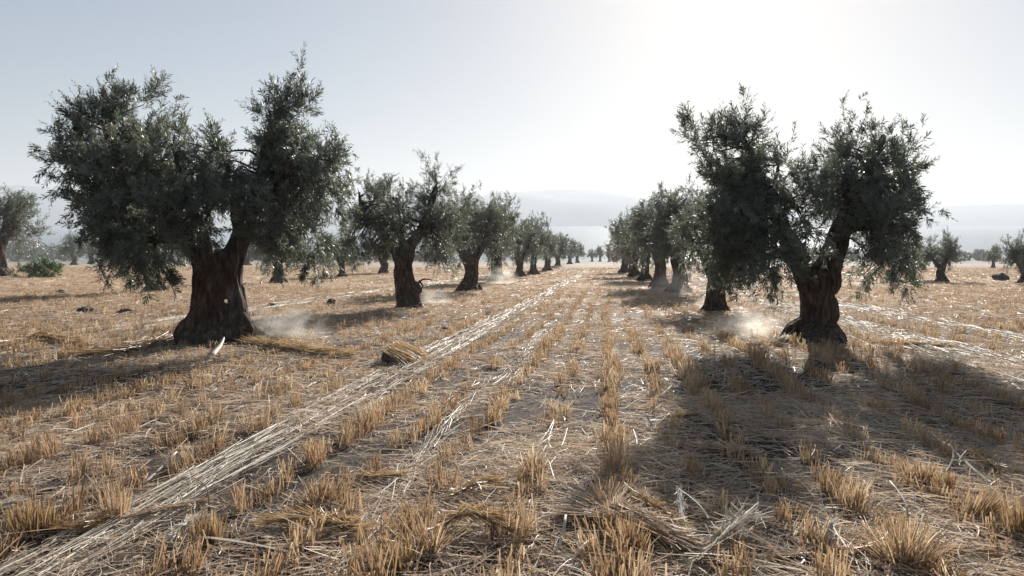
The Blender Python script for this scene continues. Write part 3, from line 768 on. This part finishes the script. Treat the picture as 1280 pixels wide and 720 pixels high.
# ------------------------------------------------------------------ straw bundles, clumps and other single things lying about
def wpt(px, py, dz=0.0):
    g = ground_pt(px, py); return Vector((g.x, g.y, float(gz(g.x, g.y)) + dz))
def path_eval(pts, t):
    """piecewise catmull-rom through pts (k,3) at t (n,) in 0..1"""
    pts = np.array([tuple(p) for p in pts]); k = len(pts) - 1
    u = np.clip(t, 0, .9999) * k; i = u.astype(int); f = (u - i)[:, None]
    g = lambda j: pts[np.clip(j, 0, k)]
    p0, p1, p2, p3 = g(i - 1), g(i), g(i + 1), g(i + 2)
    return .5 * ((2 * p1) + (-p0 + p2) * f + (2 * p0 - 5 * p1 + 4 * p2 - p3) * f ** 2 + (-p0 + 3 * p1 - 3 * p2 + p3) * f ** 3)
def bundle(name, label, cat, px_pts, rad, n, mat, lift=.02, fray=1.0, group=None, w=(.003, .007), tm=.5, ends=.15):
    """many straws lying together along a bent path; the ends fray"""
    W = [wpt(p[0], p[1], lift + (p[2] * .65 if len(p) > 2 else 0)) for p in px_pts]; n = int(n * 1.25)
    org = sum(W, Vector()) / len(W); org.z = min(p.z for p in W) - lift
    seg = 8
    t0 = rng.uniform(-.05, .62, n); t1 = np.minimum(t0 + rng.uniform(.3, .6, n), 1.04); n_ = n
    T = t0[:, None] + (t1 - t0)[:, None] * np.linspace(0, 1, seg + 1)[None]
    C = path_eval(W, T.ravel()).reshape(n, seg + 1, 3)
    a = rng.uniform(0, 2 * math.pi, n); rr = rad * np.sqrt(rng.random(n))
    off = np.stack([np.cos(a) * rr, np.cos(a + 1) * rr, np.abs(np.sin(a)) * rr * .8], 1)
    spread = 1 + fray * 2.2 * np.abs(np.linspace(-1, 1, seg + 1)) ** 3
    off2 = rng.normal(0, rad * .35, (n, 3)) * np.array([1, 1, .5])
    C = C + off[:, None] * (1 + (spread - 1) * .45)[None, :, None] * .9 + (rng.normal(0, rad * .9, (n, 3)) * np.array([1, 1, .4]) * (rng.random(n) < .45)[:, None])[:, None] * np.linspace(-1, 1, seg + 1)[None, :, None] + off2[:, None] * (np.linspace(0, 1, seg + 1) ** 2)[None, :, None] * fray
    C[..., 2] = np.maximum(C[..., 2], gz(C[..., 0], C[..., 1]) + .003)
    d = norm(C[:, -1] - C[:, 0]); side = norm(np.cross(d, rng.normal(size=(n, 3))))
    ww = rng.uniform(*w, n)[:, None, None] * .5
    V = np.stack([C - side[:, None] * ww, C + side[:, None] * ww], 2).reshape(-1, 3) - np.array(tuple(org))
    base = np.arange(n)[:, None] * (2 * (seg + 1)) + np.arange(seg)[None] * 2
    Fq = np.stack([base, base + 1, base + 3, base + 2], -1).reshape(-1, 4)
    me = mesh_np(name, V, Fq, mat, np.repeat(np.clip(rng.normal(tm, .22, n), 0, 1), 2 * (seg + 1)))
    o = link(name, me); o.location = org; tag(o, label, cat, group)
    return o
def clump(name, label, cat, px, py, h, n, spread, splay, mat, lean=(0, 0), w=(.004, .009), group=None, tm=.5, bend=.05):
    g = wpt(px, py, -.012)
    P = np.stack([rng.normal(0, spread, n), rng.normal(0, spread, n), np.zeros(n)], 1)
    D = norm(np.stack([P[:, 0] / spread * splay * .6 + rng.normal(lean[0], splay * .5, n), P[:, 1] / spread * splay * .6 + rng.normal(lean[1], splay * .5, n), np.ones(n)], 1))
    Lg = h * rng.uniform(.55, 1.12, n)
    b = D * np.array([1, 1, 0]) * bend * rng.uniform(0, 3, n)[:, None]; b[:, 2] -= bend * rng.uniform(0, 1.4, n) * splay
    V, Fq = ribbons(P, D, Lg, rng.uniform(*w, n), 4, b, taper=.5)
    me = mesh_np(name, V, Fq, mat, np.repeat(np.clip(rng.normal(tm, .22, n), 0, 1), len(V) // n))
    o = link(name, me); o.location = g; tag(o, label, cat, group)
    return o
BG = 'fallen straw bundles'; CG = 'standing stubble clumps in the foreground'
bundle('straw_bundle', 'long golden straw bundle trailing right from the foot of the largest olive', 'straw bundle', [(292, 425, .05), (330, 436, .06), (380, 442, .04), (440, 452)], .075, 420, GOLD, w=(.005, .01), group=BG, tm=.6)
bundle('straw_bundle', 'thick tawny straw bundle leading left from the foot of the largest olive', 'straw bundle', [(228, 424, .06), (190, 434, .05), (140, 443, .03), (75, 448)], .075, 420, GOLD, w=(.005, .01), group=BG, tm=.4)
bundle('straw_bundle', 'arched brown straw bundle reaching the left edge beyond the shadow', 'straw bundle', [(100, 434), (55, 426, .10), (25, 430, .08), (-15, 441)], .07, 320, GOLD, w=(.005, .01), group=BG, tm=.35)
bundle('straw_bundle', 'flat golden straw bundle lying right of the V-forked trunk', 'straw bundle', [(1095, 433), (1130, 436, .03), (1190, 438)], .05, 220, GOLD, w=(.005, .01), group=BG, tm=.7)
bundle('straw_bundle', 'loose straw mat leaning against the foot of the V-forked trunk', 'straw bundle', [(930, 437), (965, 438, .05), (1000, 428, .14)], .07, 260, STRAW, w=(.005, .01), group=BG, tm=.6)
bundle('straw_bundle', 'short orange straw bundle at the edge of the right shadow', 'straw bundle', [(836, 538, .02), (852, 535, .03), (874, 532, .03)], .026, 160, GOLD, group=BG, tm=.6)
bundle('straw_bundle', 'upper of two straw bundles lying inside the right shadow', 'straw bundle', [(880, 553), (915, 557, .03), (965, 562)], .026, 170, STRAW, group=BG, tm=.4)
bundle('straw_bundle', 'lower and thicker of two straw bundles lying inside the right shadow', 'straw bundle', [(862, 574), (900, 577, .03), (950, 582)], .036, 240, STRAW, group=BG, tm=.45)
bundle('straw_bundle', 'pale cut-ended straw bundle jutting out beside the orange clump at the left edge', 'straw bundle', [(-20, 660, .03), (0, 651, .06), (24, 645, .07)], .022, 110, PALE, group=BG, tm=.6, ends=.05)
bundle('straw_bundle', 'pale straw bundle behind the big orange clump in the lower left', 'straw bundle', [(85, 640, .03), (112, 631, .06), (140, 626, .05)], .02, 110, PALE, group=BG, tm=.5)
bundle('straw_bundle', 'brown bent straw bundle lying below the big orange clump in the lower left', 'straw bundle', [(62, 672, .02), (100, 676, .04), (125, 668, .05), (146, 655, .03)], .028, 190, GOLD, group=BG, tm=.3)
bundle('straw_bundle', 'bleached straw bundle with fanned cut end near the bottom left', 'straw bundle', [(218, 690, .03), (236, 677, .07), (256, 667, .06)], .022, 120, PALE, group=BG, tm=.75, ends=.05)
bundle('straw_bundle', 'curved straw bundle crossing low between two clumps left of the middle', 'straw bundle', [(150, 662, .02), (200, 655, .04), (262, 640, .02)], .018, 120, STRAW, group=BG, tm=.5)
bundle('straw_bundle', 'long tawny bundle with a frayed knot near the bottom, left of the splayed tussock', 'straw bundle', [(330, 672, .03), (385, 673, .06), (425, 678, .05), (455, 684, .02)], .032, 240, GOLD, group=BG, tm=.55, fray=1.5)
bundle('straw_bundle', 'short golden bundle pointing right like a brush in the middle foreground', 'straw bundle', [(565, 640, .03), (595, 630, .07), (628, 622, .06)], .024, 170, GOLD, group=BG, tm=.65)
bundle('straw_bundle', 'straw bundle fanning right from the foot of the lowest middle clump', 'straw bundle', [(545, 682, .03), (590, 672, .10), (650, 690, .04)], .03, 190, GOLD, group=BG, tm=.6, fray=2)
bundle('straw_bundle', 'small woven looking bundle between the track and the middle row', 'straw bundle', [(448, 607, .02), (475, 613, .03), (505, 612, .02)], .022, 140, GOLD, group=BG, tm=.65)
bundle('straw_bundle', 'broad tangled bundle bent across the field below the tall dry tussock', 'straw bundle', [(690, 660, .02), (740, 664, .05), (790, 668, .07), (850, 695, .05), (890, 712, .02)], .036, 340, STRAW, group=BG, tm=.5, fray=1.3)
bundle('straw_bundle', 'bundle of parallel straws sloping down right of the tall dry tussock', 'straw bundle', [(782, 632, .04), (810, 650, .07), (850, 672, .03)], .03, 200, GOLD, group=BG, tm=.65)
bundle('straw_bundle', 'bright white splintered straw bundle standing near the bottom, right of the middle', 'straw bundle', [(848, 634, .10), (850, 650, .06), (856, 678, .01)], .016, 60, PALE, group=BG, tm=.85)
bundle('straw_bundle', 'large pale arched stalk bundle at the bottom of the photo, right of the middle', 'straw bundle', [(868, 718, .01), (895, 700, .07), (925, 678, .10), (948, 668, .07)], .03, 80, PALE, group=BG, tm=.6, fray=2.5)
bundle('straw_bundle', 'white frayed upright stalk near the bottom right with a spread head', 'straw bundle', [(1034, 706, .0), (1035, 695, .06), (1038, 690, .15)], .012, 60, PALE, group=BG, tm=.8)
bundle('straw_bundle', 'long low orange bundle along the bottom right edge of the field', 'straw bundle', [(960, 712, .01), (1050, 708, .02), (1140, 712, .03), (1250, 716, .01)], .016, 160, GOLD, group=BG, tm=.6, fray=.5)
bundle('straw_bundle', 'orange brown bundle leaning over beside the dry branch', 'straw bundle', [(1216, 588, .10), (1232, 600, .08), (1250, 612, .01)], .03, 130, GOLD, group=BG, tm=.3)

clump('stubble_clump', 'biggest orange stubble clump standing in the lower left corner', 'stubble clump', 42, 672, .17, 300, .05, .12, GOLD, group=CG, tm=.4)
clump('stubble_clump', 'narrow double-spiked clump right of the biggest orange clump', 'stubble clump', 148, 655, .22, 90, .03, .16, STUB, group=CG)
clump('stubble_clump', 'upright tan clump cut square beside the bleached fanned bundle', 'stubble clump', 262, 688, .13, 170, .03, .1, GOLD, group=CG, tm=.45)
clump('stubble_clump', 'tallest dry tussock with splayed fine blades in the middle foreground', 'straw tussock', 758, 648, .21, 300, .024, .55, STRAW, w=(.002, .005), group=CG, tm=.6, bend=.09)
clump('stubble_clump', 'broad fuzzy tussock just behind the tallest splayed one', 'straw tussock', 750, 592, .14, 280, .10, .5, STRAW, w=(.002, .005), group=CG, tm=.65, bend=.09)
clump('stubble_clump', 'spiky clump at the bottom centre with blades leaning both ways', 'stubble clump', 532, 700, .18, 190, .035, .4, STUB, group=CG, tm=.6)
clump('stubble_clump', 'bottom edge clump just left of the spiky centre one', 'stubble clump', 503, 720, .16, 120, .03, .2, GOLD, group=CG)
clump('stubble_clump', 'wide clump in full sun beside the shadow edge in the right corner', 'stubble clump', 1064, 645, .17, 200, .035, .16, STUB, group=CG, tm=.6)
clump('stubble_clump', 'slim dark clump just left of the wide sunlit one in the right corner', 'stubble clump', 1036, 628, .16, 110, .024, .1, STUB, group=CG, tm=.3)
clump('stubble_clump', 'leaning sheaf-like clump below the dry branch', 'stubble clump', 1218, 664, .17, 260, .03, .16, STUB, lean=(.35, 0), group=CG, tm=.55)
clump('stubble_clump', 'thick orange clump cut by the right edge of the photo', 'stubble clump', 1280, 690, .19, 240, .035, .12, GOLD, group=CG, tm=.45)
clump('stubble_clump', 'small golden clump under the fork of the dry branch', 'stubble clump', 1182, 626, .14, 120, .02, .1, GOLD, group=CG, tm=.6)
clump('stubble_clump', 'bushy clump left of the dry branch inside the shadow', 'stubble clump', 1153, 614, .15, 200, .04, .2, STUB, group=CG, tm=.5)
clump('stubble_clump', 'splayed clump at the bottom edge left of the orange edge clump', 'stubble clump', 1130, 718, .22, 230, .04, .4, STUB, group=CG, tm=.55)
clump('stubble_clump', 'tight pair of stalks rising at the lower middle right of the tussock', 'stubble clump', 790, 696, .17, 120, .022, .15, GOLD, group=CG, tm=.45)
clump('stubble_clump', 'clump bending right at the end of the track in the lower left', 'stubble clump', 400, 640, .16, 170, .04, .2, STUB, group=CG, tm=.5)

def heap():
    # the domed straw heap with a dark hollow underneath
    g = wpt(503, 456)
    t = empty('straw_heap', g); tag(t, 'tent-like golden straw heap with a dark hollow beside the wheel track', 'straw heap')
    n = 600
    a = rng.uniform(-.5, .5, n); 
    P = np.stack([-.12 + rng.normal(0, .05, n), rng.normal(0, .16, n), .20 + rng.normal(0, .015, n)], 1)
    D = norm(np.stack([np.ones(n) * .9 + rng.normal(0, .12, n), rng.normal(0, .25, n), -rng.uniform(.15, .55, n)], 1))
    V, Fq = ribbons(P, D, rng.uniform(.25, .5, n), rng.uniform(.005, .01, n), 4, np.stack([np.zeros(n), np.zeros(n), -rng.uniform(.02, .12, n)], 1))
    V[:, 2] = np.maximum(V[:, 2], -.02)
    o = link('straw_cover', mesh_np('straw_cover', V, Fq, GOLD, np.repeat(np.clip(rng.normal(.55, .2, n), 0, 1), len(V) // n)), t)
    bm = bmesh.new(); bmesh.ops.create_icosphere(bm, subdivisions=4, radius=1)
    for v in bm.verts:
        c = v.co; k = 1 + .25 * mnoise.noise(c * 2.2) + .1 * mnoise.noise(c * 6)
        v.co = Vector((c.x * .27 * k, c.y * .2 * k, max(c.z, -.3) * .16 * k * (1 - .3 * c.x)))
    m = bpy.data.meshes.new('earth_core'); bm.to_mesh(m); bm.free(); m.materials.append(CLOD); link('earth_core', m, t)
heap()

def clod(px, py, sx, sy, sz, label, sd, name='earth_clod', cat='clod', mat=CLOD, group='dark clods in the field'):
    bm = bmesh.new(); bmesh.ops.create_icosphere(bm, subdivisions=4, radius=1)
    for v in bm.verts:
        c = v.co.copy(); k = 1 + .35 * mnoise.noise(c * 1.6 + Vector((sd, 0, 0))) + .16 * mnoise.noise(c * 4 + Vector((0, sd, 0))) + .06 * mnoise.noise(c * 11)
        v.co = Vector((c.x * sx * k, c.y * sy * k, c.z * sz * k))
    m = bpy.data.meshes.new(name); bm.to_mesh(m); bm.free(); m.materials.append(mat)
    o = link(name, m); o.location = wpt(px, py, sz * .45); o.rotation_euler = (0, 0, sd * 1.3); tag(o, label, cat, group)
clod(121, 442, .14, .09, .07, 'black clod beside the tawny straw bundle, left one of two', 1)
clod(166, 441, .11, .09, .06, 'black clod beside the tawny straw bundle, right one of two', 2)
clod(107, 391, .20, .14, .09, 'low dark clod alone in the sunlit field left of the largest olive', 3)
clod(76, 368, .22, .16, .10, 'dark clod next to the far shadow at the left', 4)
clod(157, 392, .16, .12, .08, 'brown clod between the lone dark clod and the largest trunk', 5)
clod(414, 381, .17, .13, .11, 'dark round clod in the sun between the largest olive and the second tree', 6)
clod(340, 384, .16, .13, .07, 'reddish clod just right of the largest trunk beyond its shadow', 7)
clod(556, 415, .10, .08, .05, 'small dark clod near the wheel track beyond the straw heap', 8)
clod(611, 392, .12, .08, .05, 'small dark clod left of the wheel track in mid field', 9)
clod(1250, 351, .5, .35, .3, 'round dark mound of earth near the right edge tree', 10)
clod(948, 444, .13, .1, .06, 'dark clod left of the V-forked trunk in the straw', 11)

def stick(name, label, cat, px_pts, rad, mat, kids=(), group=None):
    W = [wpt(p[0], p[1], p[2]) for p in px_pts]; org = W[0].copy()
    V = []; Fs = []
    def addt(ws, r):
        pv, pf, _, _ = tube([w - org for w in ws], r, 8, flute=.12, nf=3)
        o = len(V); V.extend(pv); Fs.extend([tuple(dict.fromkeys(i + o for i in f)) for f in pf])
    addt(W, rad)
    for pts, r in kids: addt([wpt(p[0], p[1], p[2]) for p in pts], r)
    m = bpy.data.meshes.new(name); m.from_pydata(V, [], Fs); m.materials.append(mat)
    m.polygons.foreach_set('use_smooth', [True] * len(m.polygons))
    o = link(name, m); o.location = org; tag(o, label, cat, group)
stick('wood_splinter', 'cream coloured split piece of wood at the foot of the largest olive', 'wood splinter', [(262, 452, .02), (268, 446, .05), (276, 440, .10), (281, 433, .16)], [.012, .035, .028, .012], WOOD)
stick('dry_branch', 'bleached forked dry branch lying across the stubble at the right', 'dry branch',
      [(1158, 556, .06), (1178, 572, .06), (1200, 590, .05), (1228, 612, .03), (1275, 640, .01)], [.004, .006, .009, .011, .008], WOOD,
      [([(1178, 572, .06), (1188, 580, .07), (1190, 592, .05), (1180, 604, .02)], [.006, .008, .006, .004]), ([(1196, 596, .05), (1206, 587, .08), (1216, 585, .09)], [.007, .005, .003]),
       ([(1168, 564, .06), (1190, 568, .08), (1206, 576, .06)], [.003, .0025, .002]), ([(1228, 612, .03), (1250, 616, .06), (1285, 622, .04)], [.005, .004, .002])])
stick('dry_stalk', 'thin white kinked stalk sticking up at the lower right', 'dry stalk', [(1133, 668, 0.0), (1133, 668, .07), (1126, 655, .10), (1110, 640, .13)], [.005, .005, .005, .0035], WOOD)
stick('dry_stalk', 'thin curved yellow stalk rising above the straw in the lower left', 'dry stalk', [(262, 645, .0), (262, 645, .09), (257, 645, .15), (246, 645, .18)], [.004, .0035, .003, .002], PALE)
stick('dry_stalk', 'straight pale stick leaning between clumps at the left', 'dry stalk', [(178, 612, .02), (198, 600, .06), (222, 588, .12)], [.007, .006, .005], WOOD)
stick('dry_stalk', 'white knobbly stick leaning near the bottom left of the tallest tussock', 'dry stalk', [(697, 700, .01), (703, 690, .06), (707, 680, .12)], [.007, .009, .006], WOOD)
stick('dry_stalk', 'white forked stick lying at the bottom centre', 'dry stalk', [(712, 722, .02), (725, 706, .05), (742, 690, .05)], [.007, .008, .003], WOOD, [([(725, 706, .05), (722, 690, .07)], [.006, .002])])
stick('dry_stalk', 'bright split stick pointing up left at the edge of the right shadow', 'dry stalk', [(817, 545, .01), (812, 545, .06), (806, 545, .12)], [.009, .007, .004], WOOD, [([(817, 545, .01), (828, 540, .04), (836, 536, .07)], [.008, .009, .006])])
stick('dead_twig', 'dead twig poking right from the foot of the second tree of the left row', 'dead twig', [(519, 384, .55), (525, 384, .75), (532, 384, .82), (541, 384, .80)], [.04, .03, .02, .01], BARK, [([(525, 384, .75), (529, 384, .62), (526, 384, .5)], [.03, .02, .01])])

# ------------------------------------------------------------------ dust puffs: soft ellipsoids of dust hanging over the ground
def puff_mat(seed, dens):
    m, nt = new_mat('dust'); L = nt.links
    tc = N(nt, 'ShaderNodeTexCoord')
    ln = N(nt, 'ShaderNodeVectorMath', operation='LENGTH'); L.new(tc.outputs['Object'], ln.inputs[0])
    fall = N(nt, 'ShaderNodeMapRange', interpolation_type='SMOOTHSTEP'); fall.inputs[1].default_value = 1.0; fall.inputs[2].default_value = .15; fall.inputs[3].default_value = 0; fall.inputs[4].default_value = 1
    L.new(ln.outputs['Value'], fall.inputs[0])
    mp = N(nt, 'ShaderNodeMapping'); mp.inputs['Location'].default_value = (seed, seed, 0); L.new(tc.outputs['Object'], mp.inputs[0])
    n = N(nt, 'ShaderNodeTexNoise', Scale=1.9, Detail=4.0, Roughness=.6); L.new(mp.outputs[0], n.inputs['Vector'])
    r = N(nt, 'ShaderNodeMapRange'); r.inputs[1].default_value = .38; r.inputs[2].default_value = .68; L.new(n.outputs[0], r.inputs[0])
    mu = N(nt, 'ShaderNodeMath', operation='MULTIPLY'); L.new(fall.outputs[0], mu.inputs[0]); L.new(r.outputs[0], mu.inputs[1])
    mu2 = N(nt, 'ShaderNodeMath', operation='MULTIPLY'); L.new(mu.outputs[0], mu2.inputs[0]); mu2.inputs[1].default_value = dens
    v = N(nt, 'ShaderNodeVolumePrincipled'); v.inputs['Color'].default_value = (.92, .86, .78, 1); v.inputs['Anisotropy'].default_value = .5
    L.new(mu2.outputs[0], v.inputs['Density'])
    o = N(nt, 'ShaderNodeOutputMaterial'); L.new(v.outputs[0], o.inputs['Volume'])
    return m
def puff(px, py, w, h, d, dens, label, seed):
    bm = bmesh.new(); bmesh.ops.create_icosphere(bm, subdivisions=3, radius=1)
    m = bpy.data.meshes.new('dust_puff'); bm.to_mesh(m); bm.free(); m.materials.append(puff_mat(seed, dens))
    o = link('dust_puff', m); o.location = wpt(px, py, h * .35); o.scale = (w, d, h)
    tag(o, label, 'dust puff', 'dust puffs hanging near the trunks')
puff(362, 424, .85, .5, .65, 1.8, 'largest puff of dust right of the biggest split trunk', 1)
puff(935, 424, .85, .42, .65, 1.8, 'thick puff of dust left of the V-forked trunk', 2.7)
puff(545, 380, .7, .42, .6, 1.3, 'thin puff of dust right of the second left row tree', 3.3)
puff(624, 355, 1.2, .8, 1.0, 1.3, 'puff of dust around the foot of the fourth left row tree', 4.1)
puff(838, 370, 1.1, .9, .9, 1.4, 'puff of dust at the foot of the two trunks in the right row', 5.6)
puff(884, 388, .4, .45, .4, 2.0, 'faint dust wisp on the left of the stump-like trunk', 6.6)

# ------------------------------------------------------------------ haze: the air over the whole valley
def build_haze(dens=.00048):
    x0, x1, y0, y1, z0, z1 = -4700, 4700, -250, HY + 1000, -18.6, 160
    bm = bmesh.new(); bmesh.ops.create_cube(bm, size=1)
    for v in bm.verts: v.co = Vector((x0 if v.co.x < 0 else x1, y0 if v.co.y < 0 else y1, z0 if v.co.z < 0 else z1))
    m = bpy.data.meshes.new('haze'); bm.to_mesh(m); bm.free()
    mt, nt = new_mat('haze_air'); v = N(nt, 'ShaderNodeVolumePrincipled'); v.inputs['Color'].default_value = (.635, .67, .72, 1)
    v.inputs['Density'].default_value = dens; v.inputs['Anisotropy'].default_value = .22
    o = N(nt, 'ShaderNodeOutputMaterial'); nt.links.new(v.outputs[0], o.inputs['Volume'])
    m.materials.append(mt); tag(link('haze', m), 'pale morning haze over field, lake and hills', 'haze', kind='stuff')
build_haze()

# ------------------------------------------------------------------ light
w = bpy.data.worlds.new('World'); scene.world = w; w.use_nodes = True
nt = w.node_tree; nt.nodes.clear()
sky = nt.nodes.new('ShaderNodeTexSky'); sky.sky_type = 'NISHITA'; sky.sun_disc = False
sky.sun_elevation = SUN_EL; sky.sun_rotation = SUN_AZ; sky.dust_density = .8; sky.air_density = .85; sky.ozone_density = 1.5; sky.altitude = 50
bg = nt.nodes.new('ShaderNodeBackground'); bg.inputs['Strength'].default_value = .107
wo = nt.nodes.new('ShaderNodeOutputWorld'); gm = nt.nodes.new('ShaderNodeGamma'); gm.inputs[1].default_value = .5; hs = nt.nodes.new('ShaderNodeHueSaturation'); hs.inputs['Saturation'].default_value = 1.1; nt.links.new(sky.outputs[0], hs.inputs['Color']); nt.links.new(hs.outputs[0], gm.inputs[0]); nt.links.new(gm.outputs[0], bg.inputs[0]); nt.links.new(bg.outputs[0], wo.inputs[0])
sd = bpy.data.lights.new('sun', 'SUN'); sun = bpy.data.objects.new('sun', sd); COL.objects.link(sun)
sd.energy = 5.0; sd.angle = math.radians(.53); sd.color = (1, .955, .89)
to_sun = Vector((math.sin(SUN_AZ) * math.cos(SUN_EL), math.cos(SUN_AZ) * math.cos(SUN_EL), math.sin(SUN_EL)))
sun.rotation_euler = to_sun.to_track_quat('Z', 'Y').to_euler(); sun.location = (20, 60, 45)

vs = scene.view_settings; vs.view_transform = 'Standard'; vs.look = 'None'; vs.exposure = 1.06; vs.gamma = 1; vs.use_curve_mapping = False
scene.render.engine = 'CYCLES'
cy = scene.cycles; cy.max_bounces = 6; cy.diffuse_bounces = 2; cy.glossy_bounces = 2; cy.transmission_bounces = 4; cy.volume_bounces = 1
cy.use_denoising = True; cy.volume_max_steps = 64; cy.volume_step_rate = 1.0
